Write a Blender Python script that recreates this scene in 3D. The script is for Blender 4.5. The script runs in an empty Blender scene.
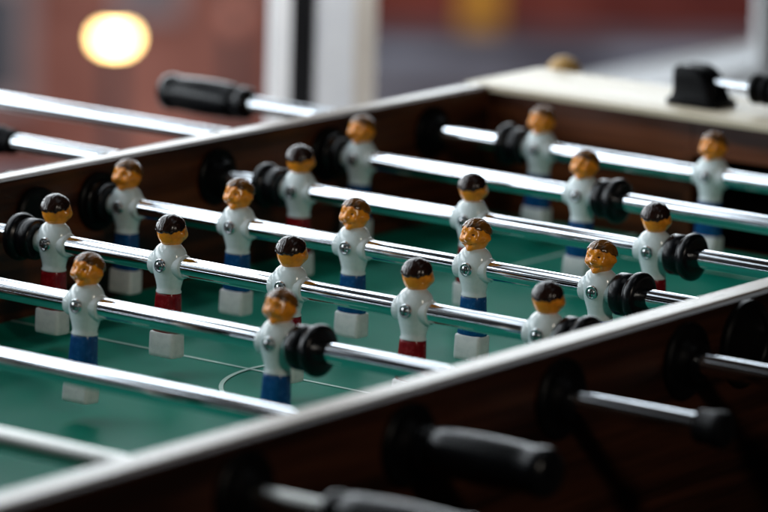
import bpy, bmesh, math, random
from mathutils import Vector, Matrix, noise
random.seed(4)
COL=bpy.context.scene.collection
PI=math.pi
# ------------------------------------------------------------------ materials
def mat(name, base, rough=.5, metal=0, coat=0, coat_rough=.1, spec=.5, base2=None, scale=(30,30,30), lo=.4, hi=.6,
        detail=4, bump=0, bscale=None, rvar=0, kind='noise', emit=None, estr=0):
    m=bpy.data.materials.new(name); m.use_nodes=True
    nt=m.node_tree; b=nt.nodes['Principled BSDF']
    b.inputs['Base Color'].default_value=(*base,1); b.inputs['Roughness'].default_value=rough
    b.inputs['Metallic'].default_value=metal; b.inputs['Coat Weight'].default_value=coat
    b.inputs['Coat Roughness'].default_value=coat_rough; b.inputs['Specular IOR Level'].default_value=spec
    if emit: b.inputs['Emission Color'].default_value=(*emit,1); b.inputs['Emission Strength'].default_value=estr
    tc=nt.nodes.new('ShaderNodeTexCoord'); mp=nt.nodes.new('ShaderNodeMapping'); mp.inputs['Scale'].default_value=scale
    nt.links.new(tc.outputs['Object'],mp.inputs['Vector'])
    nz=nt.nodes.new('ShaderNodeTexNoise'); nz.inputs['Scale'].default_value=1; nz.inputs['Detail'].default_value=detail
    nz.inputs['Roughness'].default_value=.6
    nt.links.new(mp.outputs[0],nz.inputs['Vector'])
    if base2:
        cr=nt.nodes.new('ShaderNodeValToRGB'); cr.color_ramp.elements[0].position=lo; cr.color_ramp.elements[1].position=hi
        cr.color_ramp.elements[0].color=(*base,1); cr.color_ramp.elements[1].color=(*base2,1)
        nt.links.new(nz.outputs['Fac'],cr.inputs[0]); nt.links.new(cr.outputs[0],b.inputs['Base Color'])
    if rvar:
        mr=nt.nodes.new('ShaderNodeMapRange'); mr.inputs[3].default_value=max(.02,rough-rvar); mr.inputs[4].default_value=rough+rvar
        mr.inputs[1].default_value=.3; mr.inputs[2].default_value=.7
        nt.links.new(nz.outputs['Fac'],mr.inputs[0]); nt.links.new(mr.outputs[0],b.inputs['Roughness'])
    if bump:
        n2=nt.nodes.new('ShaderNodeTexNoise'); n2.inputs['Scale'].default_value=1; n2.inputs['Detail'].default_value=3
        mp2=nt.nodes.new('ShaderNodeMapping'); mp2.inputs['Scale'].default_value=bscale or scale
        nt.links.new(tc.outputs['Object'],mp2.inputs['Vector']); nt.links.new(mp2.outputs[0],n2.inputs['Vector'])
        bp=nt.nodes.new('ShaderNodeBump'); bp.inputs['Strength'].default_value=bump; bp.inputs['Distance'].default_value=.001
        nt.links.new(n2.outputs['Fac'],bp.inputs['Height']); nt.links.new(bp.outputs[0],b.inputs['Normal'])
    return m
M={}
M['wood']=mat('walnut',(.009,.003,.002),.5,base2=(.060,.019,.009),scale=(50,2.5,50),lo=.40,hi=.68,detail=7,bump=.12,bscale=(200,8,200),spec=.14)  # darker copy of the walnut, shade of the near panel in its colour
M['woodlit']=mat('walnut_lit',(.018,.005,.0025),.36,base2=(.145,.042,.014),scale=(55,2.5,55),lo=.40,hi=.66,detail=7,bump=.12,bscale=(200,8,200),spec=.25)  # lighter, warmer copy of the walnut, light on the far panel painted in
M['woodx']=mat('walnut_cross',(.024,.007,.0035),.36,base2=(.17,.050,.017),scale=(2.5,55,55),lo=.40,hi=.66,detail=7,bump=.12,bscale=(8,200,200),spec=.3)
M['rail']=mat('rail_glare',(.30,.25,.195),.28,base2=(.40,.335,.27),scale=(40,4,40),rvar=.05,detail=6,bump=.06,bscale=(90,20,90),spec=.45)  # pale colour stands for glare on glossy wood
M['railx']=mat('end_glare',(.60,.51,.37),.42,base2=(.70,.61,.46),scale=(4,40,40),rvar=.06,detail=6,spec=.32)  # glare on the end rail put into the colour, paler still
M['felt']=mat('green_field',(.001,.200,.134),.46,base2=(.002,.232,.156),scale=(5,5,5),detail=8,bump=.02,bscale=(60,60,60),spec=.08)
M['line']=mat('field_white',(.52,.78,.68),.4,base2=(.42,.68,.58),scale=(60,60,60))
M['chrome']=mat('chrome',(.82,.86,.91),.07,metal=1)
M['dullchrome']=mat('dull_chrome',(.44,.44,.42),.32,metal=1)  # darker, rougher chrome for the nearest rod
M['rubber']=mat('black_rubber',(.003,.0035,.0045),.26,base2=(.004,.0045,.006),scale=(40,40,40),spec=.28)
M['caprubber']=mat('matt_black_rubber',(.003,.003,.004),.5,base2=(.006,.006,.007),scale=(80,80,80),spec=.10)
M['plastic']=mat('black_plastic',(.002,.002,.0025),.42,base2=(.0035,.0035,.004),scale=(60,60,60),rvar=.08,bump=.05,bscale=(300,300,300),spec=.10)
M['shirt']=mat('pale_shirt',(.70,.81,.83),.16,base2=(.80,.88,.90),scale=(120,120,120),rvar=.04,bump=.03,bscale=(260,260,260))
M['foot']=mat('pale_foot',(.72,.76,.77),.35,base2=(.82,.85,.85),scale=(150,150,150),rvar=.1,bump=.1,bscale=(400,400,400))
M['blue']=mat('blue_plastic',(.003,.065,.22),.25,base2=(.006,.090,.28),scale=(150,150,150),rvar=.06,bump=.08,bscale=(300,300,300))
M['red']=mat('red_plastic',(.20,.002,.006),.25,base2=(.28,.006,.010),scale=(150,150,150),rvar=.06,bump=.08,bscale=(300,300,300))
M['skin']=mat('tan_skin_paint',(1.0,.350,.024),.17,base2=(.60,.165,.011),scale=(100,100,100),lo=.46,hi=.74,rvar=.03,bump=.04,bscale=(350,350,350))
M['hair_brown']=mat('brown_hair_paint',(.270,.100,.014),.18,base2=(.055,.025,.008),scale=(100,100,100),lo=.38,hi=.64,rvar=.04,bump=.1,bscale=(400,400,200))
M['hair_dark']=mat('dark_hair_paint',(.030,.012,.008),.22,base2=(.012,.006,.005),scale=(90,90,90),rvar=.04,bump=.08,bscale=(300,300,200),spec=.38)
M['eye']=mat('dark_paint',(.016,.007,.004),.3)
M['lip']=mat('lip_paint',(.26,.055,.008),.3)
M['steel']=mat('bolt_steel',(.74,.76,.78),.20,metal=1,rvar=.05,scale=(300,300,300))
M['darksteel']=mat('dark_recess',(.015,.015,.017),.5)
M['dark']=mat('dark_void',(.002,.002,.002),.9,spec=.1)
M['winwhite']=mat('window_paint',(.86,.88,.90),.4,base2=(.9,.91,.92),scale=(8,8,8),bump=.05)
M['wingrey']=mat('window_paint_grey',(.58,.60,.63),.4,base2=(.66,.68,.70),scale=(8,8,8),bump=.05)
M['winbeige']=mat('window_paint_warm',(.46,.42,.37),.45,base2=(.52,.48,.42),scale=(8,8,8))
M['windark']=mat('gap_shade',(.006,.006,.007),.6,spec=.2)  # near-black put in for shade in the frame gaps; also on one crossbar
M['plaster']=mat('plaster',(.16,.13,.11),.8,base2=(.2,.16,.14),scale=(6,6,6),bump=.1)
M['floor']=mat('dark_floorboards',(.03,.018,.013),.45,base2=(.05,.032,.022),scale=(2,30,2),detail=6,bump=.1)
M['ball']=mat('cork_ball',(.62,.38,.12),.5,base2=(.5,.27,.07),scale=(200,200,200),bump=.2)
M['brick']=mat('brick_wall',(.11,.025,.016),.85,base2=(.46,.18,.13),scale=(.7,.7,.8),lo=.36,hi=.66,detail=4,bump=.3)
M['brick2']=mat('brick_wall_dark',(.15,.020,.015),.85,base2=(.34,.075,.052),scale=(.6,.6,.6),lo=.36,hi=.66,detail=4,bump=.3)
M['stone']=mat('pale_stone',(.40,.31,.31),.8,base2=(.30,.21,.20),scale=(1,1,1))
M['glass']=mat('far_glass',(.05,.06,.07),.1,spec=.6)
M['asphalt']=mat('asphalt',(.15,.17,.25),.8,base2=(.78,.86,1.0),scale=(.5,.5,.5),lo=.38,hi=.62,detail=3)
M['pave']=mat('paving',(.20,.20,.25),.8,base2=(.48,.52,.62),scale=(.5,.5,.5))
M['yellow']=mat('yellow_paint',(.95,.45,.03),.5,base2=(.85,.36,.02),scale=(3,3,3))
M['lampglow']=mat('lit_lamp',(1,.8,.5),.5,emit=(1.0,.66,.25),estr=21)
M['lampdim']=mat('dim_lamp',(.34,.12,.08),.6)
M['iron']=mat('iron',(.02,.02,.02),.5)
# ------------------------------------------------------------------ mesh helpers
def link(name,me,m,parent=None,loc=(0,0,0)):
    o=bpy.data.objects.new(name,me); COL.objects.link(o); o.location=loc
    if parent: o.parent=parent
    for mm in (m if isinstance(m,(list,tuple)) else [m]): me.materials.append(mm)
    return o
def fin(name,bm,m,parent=None,loc=(0,0,0),ang=35):
    bmesh.ops.recalc_face_normals(bm,faces=bm.faces)
    me=bpy.data.meshes.new(name); bm.to_mesh(me); bm.free()
    for p in me.polygons: p.use_smooth=True
    me.set_sharp_from_angle(angle=math.radians(ang))
    return link(name,me,m,parent,loc)
def box(bm,x0,x1,y0,y1,z0,z1,bev=0,seg=2):
    b2=bmesh.new(); bmesh.ops.create_cube(b2,size=1)
    for v in b2.verts: v.co=Vector((x0+(v.co.x+.5)*(x1-x0),y0+(v.co.y+.5)*(y1-y0),z0+(v.co.z+.5)*(z1-z0)))
    if bev: bmesh.ops.bevel(b2,geom=list(b2.edges),offset=bev,segments=seg,profile=.5,affect='EDGES')
    me=bpy.data.meshes.new('t'); b2.to_mesh(me); b2.free(); bm.from_mesh(me); bpy.data.meshes.remove(me)
def rings(bm,rs,cap=True):
    prev=None; first=None
    for r in rs:
        vs=[bm.verts.new(p) for p in r]
        if prev:
            n=len(vs)
            for i in range(n): bm.faces.new((prev[i],prev[(i+1)%n],vs[(i+1)%n],vs[i]))
        else: first=vs
        prev=vs
    if cap: bm.faces.new(first); bm.faces.new(prev[::-1])
def lathe_x(bm,prof,seg=32,c=(0,0,0),mod=None,flip=1):
    rs=[]
    for x,r in prof:
        rs.append([(c[0]+flip*x, c[1]+(r*(1+(mod(a,x) if mod else 0)))*math.cos(a), c[2]+(r*(1+(mod(a,x) if mod else 0)))*math.sin(a)) for a in [2*PI*i/seg for i in range(seg)]])
    rings(bm,rs)
def lathe_z(bm,prof,seg=32,c=(0,0,0)):
    rings(bm,[[(c[0]+r*math.cos(2*PI*i/seg),c[1]+r*math.sin(2*PI*i/seg),c[2]+z) for i in range(seg)] for z,r in prof])
def lathe_y(bm,prof,seg=24,c=(0,0,0)):
    rings(bm,[[(c[0]+r*math.cos(2*PI*i/seg),c[1]+y,c[2]+r*math.sin(2*PI*i/seg)) for i in range(seg)] for y,r in prof])
def sring(w,d,z,e=2.5,seg=28,cy=0):
    out=[]
    for i in range(seg):
        a=2*PI*i/seg; c,s=math.cos(a),math.sin(a)
        out.append((w*math.copysign(abs(c)**(2/e),c),cy+d*math.copysign(abs(s)**(2/e),s),z))
    return out
def empty(name,loc=(0,0,0)):
    o=bpy.data.objects.new(name,None); COL.objects.link(o); o.location=loc; o.empty_display_size=.05; return o
def tag(o,label=None,cat=None,group=None,kind=None):
    if label:o['label']=label
    if cat:o['category']=cat
    if group:o['group']=group
    if kind:o['kind']=kind
    return o
def dup(o,parent=None):
    c=o.copy(); COL.objects.link(c); c.parent=parent
    for ch in list(kids[o.name]) if o.name in kids else []: dup(ch,c)
    return c
kids={}
# ------------------------------------------------------------------ table dims
S=.152; NM='ZABCDEFG'; YR={n:i*S for i,n in enumerate(NM)}
YR['A']=.135; YR['Z']=-.030
XI=.319; XO=.344; HT=.0323; ZF=-.083; Y0=-.43; Y1=1.152; YE=1.269; YS=-.547; ZB=-.34
table=empty('foosball_table',(0,.532,-.9))
tag(table,'walnut foosball table with green playing field and rail tops coloured pale for glare','foosball table')
TP=(0,-.532,.9)
def tpart(name,bm,m,parent=None,ang=35):
    return fin(name,bm,m,parent or table,TP if parent is None else (0,0,0),ang)
for sx in (-1,1):
    bm=bmesh.new(); a,b=sorted((sx*XI,sx*XO)); box(bm,a,b,YS,YE,ZB,HT-.0012,.0012)
    p=tpart('side_panel',bm,M['wood'] if sx>0 else M['woodlit'])
    bm=bmesh.new(); a,b=sorted((sx*(XI+(-.001 if sx>0 else .005)),sx*(XI+(.0165 if sx>0 else .0165)))); box(bm,a,b,Y0+.0005,Y1-.0025,HT-.0045,HT,.0004,1)
    fin('rail_top',bm,M['rail'],p)
    for n in NM:
        for side,r in ((-1,.024),(1,.0270)):
            bm=bmesh.new()
            x=XI if side<0 else XO
            pr=[(0,r),(.0035,r),(.005,r-.0015),(.005,.0175),(.0075,.0165),(.010,.0145),(.0135,.0135),(.0145,.012),(.0145,.0085)]
            lathe_x(bm,pr,36,(sx*x,YR[n],0),flip=sx*side)
            for k in range(4):
                an=PI/4+k*PI/2; rr=r-.0055
                lathe_x(bm,[(.004,.0022),(.0062,.0022),(.0068,.0012)],12,(sx*x,YR[n]+rr*math.cos(an),rr*math.sin(an)),flip=sx*side)
            fin('rod_bearing',bm,M['plastic'],p)
    for side in (-1,1):
        bm=bmesh.new(); x=XI if side<0 else XO; r=.031 if side>0 else .022
        lathe_x(bm,[(0,r),(.004,r),(.006,r-.002),(.006,r-.007),(.0045,r-.008),(.0042,.0005)],36,(sx*x,.532,0),flip=sx*side)
        fin('serving_cup',bm,M['plastic'],p)
for sy,(ya,yb) in ((1,(Y1,YE)),(-1,(YS,Y0))):
    yi=Y1 if sy>0 else Y0
    bm=bmesh.new()
    i0,i1=sorted((yi,yi+sy*.018))
    box(bm,-XI,-.10,i0,i1,ZB,HT-.005); box(bm,.10,XI,i0,i1,ZB,HT-.005)
    box(bm,-.0995,.0995,i0+.0005,i1-.0005,-.002,HT-.005); box(bm,-.0995,.0995,i0+.0005,i1-.0005,ZB,ZF-.002)
    o0,o1=sorted((yi+sy*.117,yi+sy*.099)); box(bm,-XI,XI,o0,o1-.001,ZB,HT-.005)
    e=tpart('end_panel',bm,M['woodx'])
    bm=bmesh.new(); box(bm,-XO-.002,XO+.002,min(ya,yb)-.002,max(ya,yb)+.002,HT-.0010,HT+.0003,.0005)
    box(bm,-XI+.0005,XI-.0005,min(ya,yb)-.0015,max(ya,yb)-.001,HT-.005,HT-.0005)
    fin('rail_top',bm,M['railx'],e)
    bm=bmesh.new(); g0,g1=sorted((yi+sy*.0185,yi+sy*.09)); box(bm,-.105,.105,g0,g1,ZF-.03,.0)
    bm.faces.ensure_lookup_table()
    f=[f for f in bm.faces if abs(f.calc_center_median().y-(yi+sy*.0185))<1e-4]; bmesh.ops.delete(bm,geom=f,context='FACES')
    fin('goal_box',bm,M['dark'],e)
    bm=bmesh.new()
    for xx in (-.1,.1): box(bm,xx-.004,xx+.004,yi-sy*.003-.001,yi-sy*.003+.001,ZF,.002)
    box(bm,-.1,.1,yi-sy*.003-.0008,yi-sy*.003+.0008,-.002,.003)
    fin('goal_frame',bm,M['woodx'],e)
bm=bmesh.new(); box(bm,-XI+.0003,XI-.0003,Y0+.0003,Y1-.0003,ZF-.012,ZF)
field=tpart('playfield',bm,M['felt'])
ZL=ZF+.0005
def strip(bm,x0,x1,y0,y1): 
    vs=[bm.verts.new(p) for p in ((x0,y0,ZL),(x1,y0,ZL),(x1,y1,ZL),(x0,y1,ZL))]; bm.faces.new(vs)
def arcline(bm,c,r,w,a0,a1,n=72,z=ZL+.0002):
    pv=None
    for i in range(n+1):
        a=a0+(a1-a0)*i/n
        v=[bm.verts.new((c[0]+rr*math.cos(a),c[1]+rr*math.sin(a),z)) for rr in (r-w/2,r+w/2)]
        if pv: bm.faces.new((pv[0],pv[1],v[1],v[0]))
        pv=v
W=.0034; YC=.505
bm=bmesh.new(); strip(bm,-XI+.001,XI-.001,YC-W/2,YC+W/2); fin('centre_line',bm,M['line'],field)
bm=bmesh.new(); arcline(bm,(0.022,YC),.098,W,math.radians(150),math.radians(264)); fin('centre_arc',bm,M['line'],field)
for sy in (1,-1):
    yi=Y1 if sy>0 else Y0; yf=yi-sy*.215; W=.0045
    bm=bmesh.new()
    a,b=sorted((yi-sy*.001,yf))
    strip(bm,-.1565,-.1565+W,a,b); strip(bm,.1565-W,.1565,a,b)
    strip(bm,-.1565+W,.1565-W,yf-W/2+sy*W/2,yf+W/2+sy*W/2)
    a,b=sorted((yi-sy*.001,yi-sy*.09)); strip(bm,-.112,-.112+W,a,b); strip(bm,.112-W,.112,a,b); strip(bm,-.112+W,.112-W,yi-sy*.09,yi-sy*.09+W)
    fin('penalty_box_line',bm,M['line'],field)
bm=bmesh.new(); box(bm,-XI,XI,Y0,Y1,ZB+.005,ZB+.02); tpart('cabinet_bottom',bm,M['woodx'])
for sx in (-1,1):
    for yy in (-.46,1.18):
        bm=bmesh.new(); cx=sx*.285
        rings(bm,[[(cx+a*w,yy+b*w,z) for a,b in ((-1,-1),(1,-1),(1,1),(-1,1))] for z,w in ((-.9,.03),(-.88,.032),(-.34,.045))])
        tpart('leg',bm,M['wood'])
BX=-.336
bm=bmesh.new(); lathe_z(bm,[(-.03,.008),(-.028,.02),(-.008,.024),(0,.025),(0,.0225),(-.012,.02),(-.02,.004)],24,(BX,YE+.028,.011)); tpart('ball_cup',bm,M['plastic'])
bm=bmesh.new(); bmesh.ops.create_uvsphere(bm,u_segments=32,v_segments=20,radius=.0175)
tag(fin('table_football_ball',bm,M['ball'],None,(BX,YE+.028,.0115+.0125),80),'tan cork ball in the cup behind the far corner of the table','ball')
# ------------------------------------------------------------------ score counter
sc=empty('score_counter',(0,1.205,HT+.0008)); tag(sc,'black bead score counter on a steel bar along the far end rail','score counter')
for sx in (-1,1):
    bm=bmesh.new(); c=sx*.124
    rs=[]
    for z,xa,xb,d in ((0,-.028,.026,.021),(.0045,-.028,.026,.021),(.0062,-.025,.022,.018),(.012,-.0235,.019,.0165),(.024,-.024,.014,.0165),(.031,-.0235,.006,.0160),(.0345,-.020,-.001,.0135)):
        if sx>0: xa,xb=-xb,-xa
        m_=(xa+xb)/2
        rs.append([(c+m_+x,y,z) for x,y,_ in sring((xb-xa)/2,d,0,7,40)])
    rings(bm,rs)
    fin('bracket',bm,M['plastic'],sc)
bm=bmesh.new(); lathe_x(bm,[(-.12,.0035),(.12,.0035)],20,(0,0,.0205)); fin('bar',bm,M['chrome'],sc)
x=-.072
for k in range(10):
    bm=bmesh.new(); lathe_x(bm,[(0,.005),(.001,.011),(.003,.0135),(.0065,.0135),(.0085,.011),(.0095,.005)],24,(x,0,.0205)); fin('bead',bm,M['plastic'],sc)
    x+=.0105 if k not in (4,) else .045
# ------------------------------------------------------------------ players
HX=.0116; HY=.0116; HZ=.0126; HC=.0254
def make_player(team,parent,loc):
    """red faces +Y, blue faces -Y"""
    fy=1 if team=='red' else -1
    bm=bmesh.new()
    prof=[(.0180,.0048,.0048),(.0166,.0062,.0057),(.0150,.0088,.0071),(.0130,.0113,.0085),(.0100,.0132,.0098),(.0060,.0143,.0109),(.0015,.0145,.0115),(-.003,.0138,.0112),(-.0075,.0123,.0103),(-.012,.0107,.0092),(-.016,.0096,.0084),(-.0190,.0092,.0081),(-.0202,.0099,.0087),(-.0212,.0098,.0086),(-.0216,.0089,.0077)]
    rings(bm,[sring(w,d,z,2.2,44) for z,w,d in prof])
    lathe_x(bm,[(-.0153,.0084),(-.0150,.0089),(-.0143,.0092),(-.010,.0094),(.010,.0094),(.0143,.0092),(.0150,.0089),(.0153,.0084)],36)
    t=fin('player_figure',bm,M['shirt'],parent,loc,60)
    ch=[]
    def dirn(x,y,z): return Vector((x,y,z)).normalized()
    feats=[(dirn(0,1,-.08),.19,.25),(dirn(.40,.9,.14),.18,-.18),(dirn(-.40,.9,.14),.18,-.18),
      (dirn(.36,.9,.42),.20,.10),(dirn(-.36,.9,.42),.20,.10),(dirn(.56,.8,-.24),.29,.19),(dirn(-.56,.8,-.24),.29,.19),
      (dirn(0,.9,-.90),.26,.16),(dirn(1,-.05,-.10),.20,.22),(dirn(-1,-.05,-.10),.20,.22)]
    bm=bmesh.new(); bmesh.ops.create_uvsphere(bm,u_segments=72,v_segments=56,radius=1)
    for v in bm.verts:
        d=v.co.normalized(); k=1.
        for c,w,a in feats:
            k+=a*math.exp(-((d-c).length/w)**2)
        if d.y>0:
            zc=-.56+.75*d.x*d.x
            k-=.18*math.exp(-((d.z-zc)/.062)**2)*math.exp(-(d.x/.46)**4)
            k+=.07*math.exp(-((d.z-zc+.14)/.07)**2)*math.exp(-(d.x/.25)**4)
        nx=1-.06*max(0,-d.z)**1.5
        v.co=Vector((d.x*k*nx*HX*.96, fy*(d.y*k*HY*.96+.0004), d.z*k*HZ+HC))
    lathe_z(bm,[(.0120,.0064),(.0185,.0060)],20)
    ch.append(fin('head',bm,M['skin'],t,(0,0,0),80))
    bm=bmesh.new(); bmesh.ops.create_uvsphere(bm,u_segments=128,v_segments=80,radius=1)
    for v in bm.verts:
        d=v.co.normalized(); az=math.atan2(d.x,d.y)
        line=.19+.38*max(d.y,-.2)+(.18*(d.y+.2) if d.y<-.2 else 0)+.05*math.sin(7*az)+.03*math.sin(17*az+1)
        s_=max(0,min(1,(d.z-line)/.20+.5)); s_=s_*s_*(3-2*s_)
        ph=13*math.atan2(d.x,d.z+.55)+5*d.y+2.5*noise.noise(d*3)
        wv=(.028 if team=='blue' else .022)*(abs(math.sin(ph))-.5)
        k=.85+.225*s_+s_*wv+.02*noise.noise(d*3)
        v.co=Vector((d.x*k*HX*.99, fy*(d.y*k*HY*.99-.0002), d.z*k*HZ*.96+HC))
    ch.append(fin('hair',bm,M['hair_dark' if team=='red' else 'hair_brown'],t,(0,0,0),80))
    for sx in (-1,1):   # squinting eyes: thin arched strips
        bm=bmesh.new(); rs=[]
        for i in range(9):
            u=(i/8-.5)*2; dx=sx*.40+u*.19; dz=.10+.06*(1-u*u); dy=math.sqrt(max(0,1-dx*dx-dz*dz)); k=.875
            x=dx*k*HX*.96; y=dy*k*HY*.96+.0004; z=dz*k*HZ+HC; r=.00060*(1-.7*abs(u)**3)
            rs.append([(x,fy*(y+r*math.cos(a)),z+r*math.sin(a)) for a in [2*PI*q/8 for q in range(8)]])
        rings(bm,rs); ch.append(fin('eye',bm,M['eye'],t,(0,0,0),80))
    bm=bmesh.new(); rs=[]
    for i in range(13):
        u=(i/12-.5)*2; dx=u*.40; zc=-.56+.75*dx*dx; dy=math.sqrt(max(0,1-dx*dx-zc*zc)); k=.90
        x=dx*k*HX*.96; y=dy*k*HY*.96+.0001; z=zc*k*HZ+HC
        r=.00050*(1-.7*abs(u)**3)
        rs.append([(x,fy*(y+r*math.cos(a)),z+r*math.sin(a)) for a in [2*PI*q/8 for q in range(8)]])
    rings(bm,rs); ch.append(fin('mouth',bm,M['lip'],t,(0,0,0),80))
    bm=bmesh.new()
    rings(bm,[sring(w,d,z,3.2,32) for z,w,d in ((-.0200,.0082,.0068),(-.0218,.0090,.0076),(-.0235,.0093,.0078),(-.030,.0098,.0078),(-.040,.0107,.0075),(-.0505,.0118,.0072),(-.0518,.0113,.0068))])
    ch.append(fin('trousers',bm,M['blue' if team=='blue' else 'red'],t,(0,0,0),50))
    bm=bmesh.new()
    rings(bm,[sring(w,d,z,8,40,cy*fy) for z,w,d,cy in ((-.0510,.0100,.0060,0),(-.0517,.0114,.0074,0),(-.0528,.0118,.0078,0),(-.060,.0119,.0080,.0002),(-.0670,.0119,.0082,.0004),(-.0696,.0117,.0080,.0004),(-.0704,.0110,.0073,.0004))])
    ch.append(fin('foot_block',bm,M['foot'],t,(0,0,0),40))
    bm=bmesh.new(); lathe_y(bm,[(0,.0054),(-.0010,.0054),(-.0018,.0048),(-.0018,.0040),(-.0010,.0038),(-.0010,.0031),(-.0022,.0028),(-.0027,.0015)],32,(0,-.0110,.0002))
    ch.append(fin('bolt',bm,M['steel'],t,(0,0,0),40))
    bm=bmesh.new()
    box(bm,-.0028,.0028,-.01390,-.0124,-.0003,.0007); box(bm,-.0005,.0005,-.01395,-.0124,-.0026,.0030)
    ch.append(fin('bolt_slot',bm,M['darksteel'],t,(0,0,0),40))
    kids[t.name]=ch
    return t
proto={}
d5=.1147;d3=.175;d2=.2315
rods={
'Z':dict(team='red',pl=[-.285,-.125,.022],handle=(.410,.520),end=-.62,lab='chrome rod at the lower left corner, nearest the camera, mostly behind the near rail'),
'A':dict(team='red',pl=[-.295,-.095],handle=(.354,.457),end=-.56,lab='chrome rod with its black handle tight against the near side panel'),
'B':dict(team='blue',pl=[-.2424,-.0674,.1086],handle=(-.60,-.71),end=.472,lab='chrome rod with the frontmost blue figures, capped end outside the near panel'),
'C':dict(team='red',pl=[-.2307+i*d5 for i in range(5)],handle=(.455,.565),end=-.43,lab='chrome rod carrying five dark haired figures in red trousers'),
'D':dict(team='blue',pl=[-.2869+i*d5 for i in range(5)],handle=(-.50,-.61),end=.42,lab='chrome rod carrying five brown haired figures in blue trousers'),
'E':dict(team='red',pl=[-.2301+i*d3 for i in range(3)],handle=(.47,.58),end=-.562,lab='chrome rod with three dark haired red figures, behind the row of five blue ones'),
'F':dict(team='blue',pl=[-.2823,-.0508],handle=(-.72,-.83),end=.38,lab='chrome rod with two brown haired blue figures and a black bumper mid rod'),
'G':dict(team='blue',pl=[-.1997,-.0220,.1558],handle=(-.5257,-.6275),end=.40,lab='rearmost chrome rod, before the far goal, with its black handle beyond the far rail'),
}
lean={'Z':2,'A':3,'B':3,'C':3,'D':0,'E':1,'F':2,'G':3}
for n in NM:
    R_=rods[n]
    rd=empty('player_rod',(0,YR[n],0)); tag(rd,R_['lab'],'foosball rod','player rods of the foosball table')
    rd.rotation_euler=(-math.radians(lean[n]),0,0)
    h0,h1=R_['handle']; e=R_['end']; s_=1 if h1>h0 else -1
    x0,x1=sorted((h0+s_*.01,e))
    bm=bmesh.new(); lathe_x(bm,[(x0,.0073),(x0+.0001,.0075),(x1-.0001,.0075),(x1,.0073)],48); fin('bar',bm,M['chrome'] if n!='Z' else M['dullchrome'],rd)
    bm=bmesh.new(); L=abs(h1-h0); hk=.94 if h1>0 else 1.0
    pr=[(0,.0095),(.0008,.0135),(.003,.0150),(.008,.0152),(.010,.0138),(.0125,.0135),(.0145,.0150)]
    for i in range(9):
        u=i/8; pr.append((.018+u*(L-.034),.0160+.0012*math.sin(u*PI)))
    pr+=[(L-.013,.0168),(L-.008,.0172),(L-.004,.0166),(L-.001,.0140),(L,.0105)]
    pr=[(a_,b_*hk) for a_,b_ in pr]
    lathe_x(bm,pr,64,(h0,0,0),flip=s_); fin('handle',bm,M['rubber'],rd,(0,0,0),40)
    bm=bmesh.new(); s2=1 if e>0 else -1
    lathe_x(bm,[(-.018,.0090),(-.0175,.0110),(-.006,.0114),(-.004,.0124),(.000,.0126),(.003,.0114),(.0045,.007)],32,(e,0,0),flip=s2); fin('end_cap',bm,M['caprubber'],rd)
    ps=R_['pl']
    for side in (-1,1):
        xb=(ps[0]-.0155) if side<0 else (ps[-1]+.0155)
        bm=bmesh.new()
        Lb=.0235 if not(n in 'DFA' and side<0) else .0150
        q=Lb/.021
        lathe_x(bm,[(0,.0079),(.0002*q,.0140),(.0008*q,.0153),(.0020*q,.0160),(.0080*q,.0161),(.0094*q,.0156),(.0104*q,.0149),(.0116*q,.0148),(.0126*q,.0156),(.0133*q,.0170),(.0144*q,.0181),(.0160*q,.0186),(.0185*q,.0186),(.0200*q,.0179),(.0208*q,.0166),(.0212*q,.0140),(.0213*q,.0079)],48,(xb,0,0),flip=side)
        fin('bumper',bm,M['rubber'],rd,(0,0,0),50)
    for x in ps:
        t=R_['team']
        if t not in proto: proto[t]=make_player(t,rd,(x,0,0)); 
        else:
            c=dup(proto[t],rd); c.location=(x,0,0)
            c.rotation_euler=(math.radians(random.uniform(-1.2,1.2)),0,0)
# ------------------------------------------------------------------ room
def struct(name,bm,m): return tag(fin(name,bm,m),name.replace('_',' '),None,None,'structure')
bm=bmesh.new(); box(bm,-.98,6,-6,6,-1.0,-.9); struct('floor',bm,M['floor'])
XW=-.95; ZS=-.21
bm=bmesh.new(); box(bm,XW-.2,XW,-3,5,-.9,ZS-.03)
box(bm,XW-.2,XW,-3,5,1.75,2.3); struct('wall',bm,M['plaster'])
win=empty('window',(XW,1.6,ZS)); tag(win,'tall window with white painted frame posts behind the table','window')
def wbox(name,y0,y1,z0,z1,xa,xb,m,bev=.002):
    bm=bmesh.new(); box(bm,XW+xa,XW+xb,y0,y1,z0,z1,bev); return fin(name,bm,m,win,(-XW,-1.6,-ZS))
wbox('sill',-3,5,ZS-.028,ZS,-.2,.04,M['winwhite'])
zt=1.70
wbox('frame_post',1.635,1.668,ZS+.001,zt,-.008,0,M['winwhite'])
wbox('frame_gap',1.6685,1.712,ZS+.001,zt,-.008,-.002,M['windark'],.0005)  # dark strip painted in as the shade of the gap
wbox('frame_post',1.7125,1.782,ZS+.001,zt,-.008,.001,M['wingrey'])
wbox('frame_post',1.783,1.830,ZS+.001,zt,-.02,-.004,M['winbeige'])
wbox('frame_post',2.645,2.685,ZS+.001,zt,-.012,.0,M['winwhite'])
wbox('frame_gap',2.686,2.715,ZS+.001,zt,-.02,-.014,M['windark'])  # dark strip in place of the gap's shade
wbox('frame_post',2.716,2.86,ZS+.001,zt,-.02,.004,M['winwhite'])
wbox('frame_post',-.6,-.45,ZS+.001,zt,-.03,.012,M['winwhite'])
wbox('bottom_rail',1.837,2.644,ZS+.001,ZS+.022,-.02,-.006,M['winwhite'])
wbox('bottom_rail',-.449,1.629,ZS+.001,ZS+.022,-.02,-.006,M['winwhite'])
wbox('head_rail',-3,5,1.70,1.745,-.1,.02,M['winwhite'])
wbox('added_transom',-3,5,.80,.92,-.10,-.03,M['wingrey'])  # added crossbar out of view, puts a dark band on the rods
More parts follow.
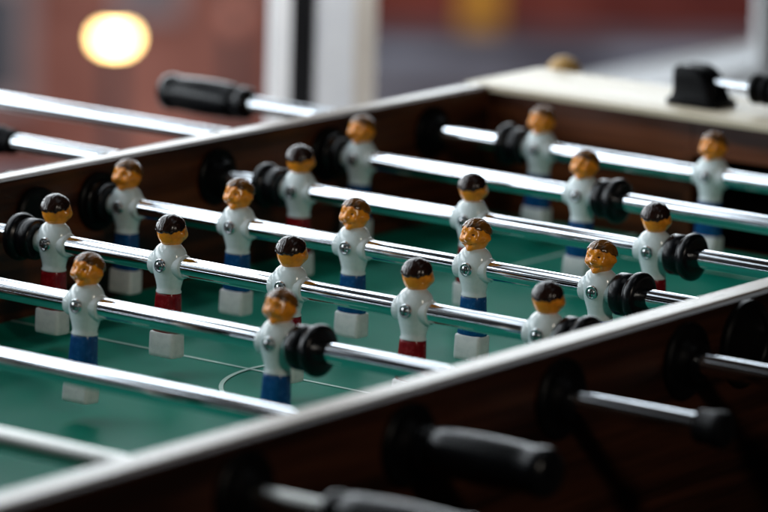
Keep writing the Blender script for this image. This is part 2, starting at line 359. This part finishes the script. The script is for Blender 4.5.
wbox('added_transom',-3,5,.41,.49,-.10,-.03,M['windark'])  # second added crossbar, black for another dark line along the rods
# ------------------------------------------------------------------ camera
C=Vector((1.87086,-1.95137,.65063)); th,p,r=.63847,.20236,.02844; f=math.exp(8.35125)
F=Vector((-math.sin(th)*math.cos(p),math.cos(th)*math.cos(p),-math.sin(p)))
R0=Vector((math.cos(th),math.sin(th),0)); U0=R0.cross(F)
Rv=R0*math.cos(r)+U0*math.sin(r); Uv=-R0*math.sin(r)+U0*math.cos(r)
cd=bpy.data.cameras.new('camera'); cam=bpy.data.objects.new('camera',cd); COL.objects.link(cam)
mw=Matrix.Identity(4)
for i in range(3): mw[i][0]=Rv[i]; mw[i][1]=Uv[i]; mw[i][2]=-F[i]; mw[i][3]=C[i]
cam.matrix_world=mw; cd.sensor_width=36; cd.lens=f/768*36; cd.clip_start=.1; cd.clip_end=400
cd.dof.use_dof=True; cd.dof.focus_distance=3.15; cd.dof.aperture_fstop=4.8; cd.dof.aperture_blades=0
bpy.context.scene.camera=cam
# ------------------------------------------------------------------ street outside, seen through the window
Fh=Vector((-math.sin(th),math.cos(th),0)); ZG=-5.
def out(l,t,z): return Vector((C.x,C.y,0))+R0*l+Fh*t+Vector((0,0,z))
def obox(bm,l0,l1,t0,t1,z0,z1):
    b=[out(l,t,z) for l,t,z in ((l0,t0,z0),(l1,t0,z0),(l1,t1,z0),(l0,t1,z0),(l0,t0,z1),(l1,t0,z1),(l1,t1,z1),(l0,t1,z1))]
    v=[bm.verts.new(q) for q in b]
    for fc in ((0,3,2,1),(4,5,6,7),(0,1,5,4),(1,2,6,5),(2,3,7,6),(3,0,4,7)): bm.faces.new([v[i] for i in fc])
bm=bmesh.new(); obox(bm,-60,60,7,120,ZG-.2,ZG); struct('street',bm,M['asphalt'])
bm=bmesh.new(); obox(bm,-.7,12,36.0,37.1,ZG+.004,ZG+.13); struct('sidewalk',bm,M['pave'])
def building(l0,l1,t0,h,m,lab,wins):
    e=empty('brick_building',out((l0+l1)/2,t0,ZG)); tag(e,lab,'building')
    off=tuple(-c for c in e.location)
    bm=bmesh.new(); obox(bm,l0,l1,t0,t0+5,ZG+.004,ZG+h); w=fin('wall',bm,m,e,off)
    for (a,b,z0,z1) in wins:
        bm=bmesh.new(); obox(bm,a,b,t0-.10,t0-.002,ZG+z0,ZG+z1); wf=fin('window',bm,M['stone'],e,off)
        bm=bmesh.new(); obox(bm,a+.12,b-.12,t0-.13,t0-.101,ZG+z0+.12,ZG+z1-.12); fin('pane',bm,M['glass'],wf)
    return e,off
building(-9,-.76,30,7,M['brick'],'pinkish brown brick building blurred beyond the left of the window',[(-3.2,-2.55,.5,1.5),(-1.95,-1.5,1.2,1.9),(-6,-5,1,3),(-4.5,-3.8,2.6,4.2)])
e,off=building(-.7,14,37.2,8,M['brick2'],'dark red brick building blurred beyond the right of the window',[(4,5.2,1.3,3),(6.5,7.7,1.3,3)])
bm=bmesh.new(); obox(bm,.62,.95,36.9,37.15,ZG+.14,ZG+2.2); fin('door',bm,M['yellow'],e,off)
def street_lamp(px,py,t,m,w,h,lab):
    dx=(px-384)/f; dy=(256-py)/f; d=F+Rv*dx+Uv*dy; k=t/d.dot(Fh); q=C+d*k
    e=empty('street_lamp',(q.x,q.y,ZG)); tag(e,lab,'street lamp')
    bm=bmesh.new(); lathe_z(bm,[(0,.09),(.15,.08),(.2,.04),(q.z-ZG-h/2-.03,.03),(q.z-ZG-h/2,.05)],16); fin('post',bm,M['iron'],e)
    bm=bmesh.new(); lathe_z(bm,[(-h/2,w*.3),(-h*.3,w*.46),(0,w*.5),(h*.3,w*.46),(h/2,w*.3)],20,(0,0,q.z-ZG)); fin('lamp_globe',bm,m,e)
    bm=bmesh.new(); lathe_z(bm,[(h/2,w*.36),(h/2+.03,w*.3),(h/2+.06,w*.05)],16,(0,0,q.z-ZG)); fin('cap',bm,M['iron'],e)
street_lamp(115,38,18,M['lampglow'],.145,.07,'street lamp glowing bright warm yellow through the left of the window')
street_lamp(235,19,20,M['lampdim'],.12,.12,'unlit reddish street lamp faintly seen beside the window post')
# ------------------------------------------------------------------ lights
def area(name,loc,dirv,sx,sy,power,col=(1,1,1),spread=180):
    l=bpy.data.lights.new(name,'AREA'); l.shape='RECTANGLE'; l.size=sx; l.size_y=sy; l.energy=power; l.color=col; l.spread=math.radians(spread)
    o=bpy.data.objects.new(name,l); COL.objects.link(o); o.location=loc
    o.rotation_euler=Vector(dirv).to_track_quat('-Z','Y').to_euler(); return o
area('window_daylight_low',(XW-.25,1.45,.275),(1,0,0),4.6,.23,26,(.88,.95,1.0))
area('window_daylight_middle',(XW-.25,1.45,.63),(1,0,0),4.6,.24,29,(.87,.945,1.0))
area('window_daylight_high',(XW-.25,1.45,1.28),(1,0,0),4.6,.46,44,(.86,.94,1.0))
area('street_daylight',out(0,9,6),(Fh.x,Fh.y,-.3),8,4,3500,(.96,.97,1))
area('overhead_fill',(.3,.5,1.9),(0,0,-1),.8,.8,1.2,(.92,.97,1))  # added soft fill from above, not a known lamp
area('room_fill',(2.1,-.9,1.2),(-1,.62,-.62),.22,.22,11,(1,.89,.76))  # added warm fill from the camera side for heads and wood
area('post_fill',(-.45,1.75,.9),(-1,0,-1.9),.3,.3,4.6,(.97,.98,1),75)  # added fill that only brightens the window posts
w=bpy.data.worlds.new('World'); bpy.context.scene.world=w; w.use_nodes=True
w.node_tree.nodes['Background'].inputs[0].default_value=(.55,.65,.75,1); w.node_tree.nodes['Background'].inputs[1].default_value=.001
sc_=bpy.context.scene; sc_.view_settings.view_transform='Standard'; sc_.view_settings.look='None'; sc_.view_settings.exposure=0
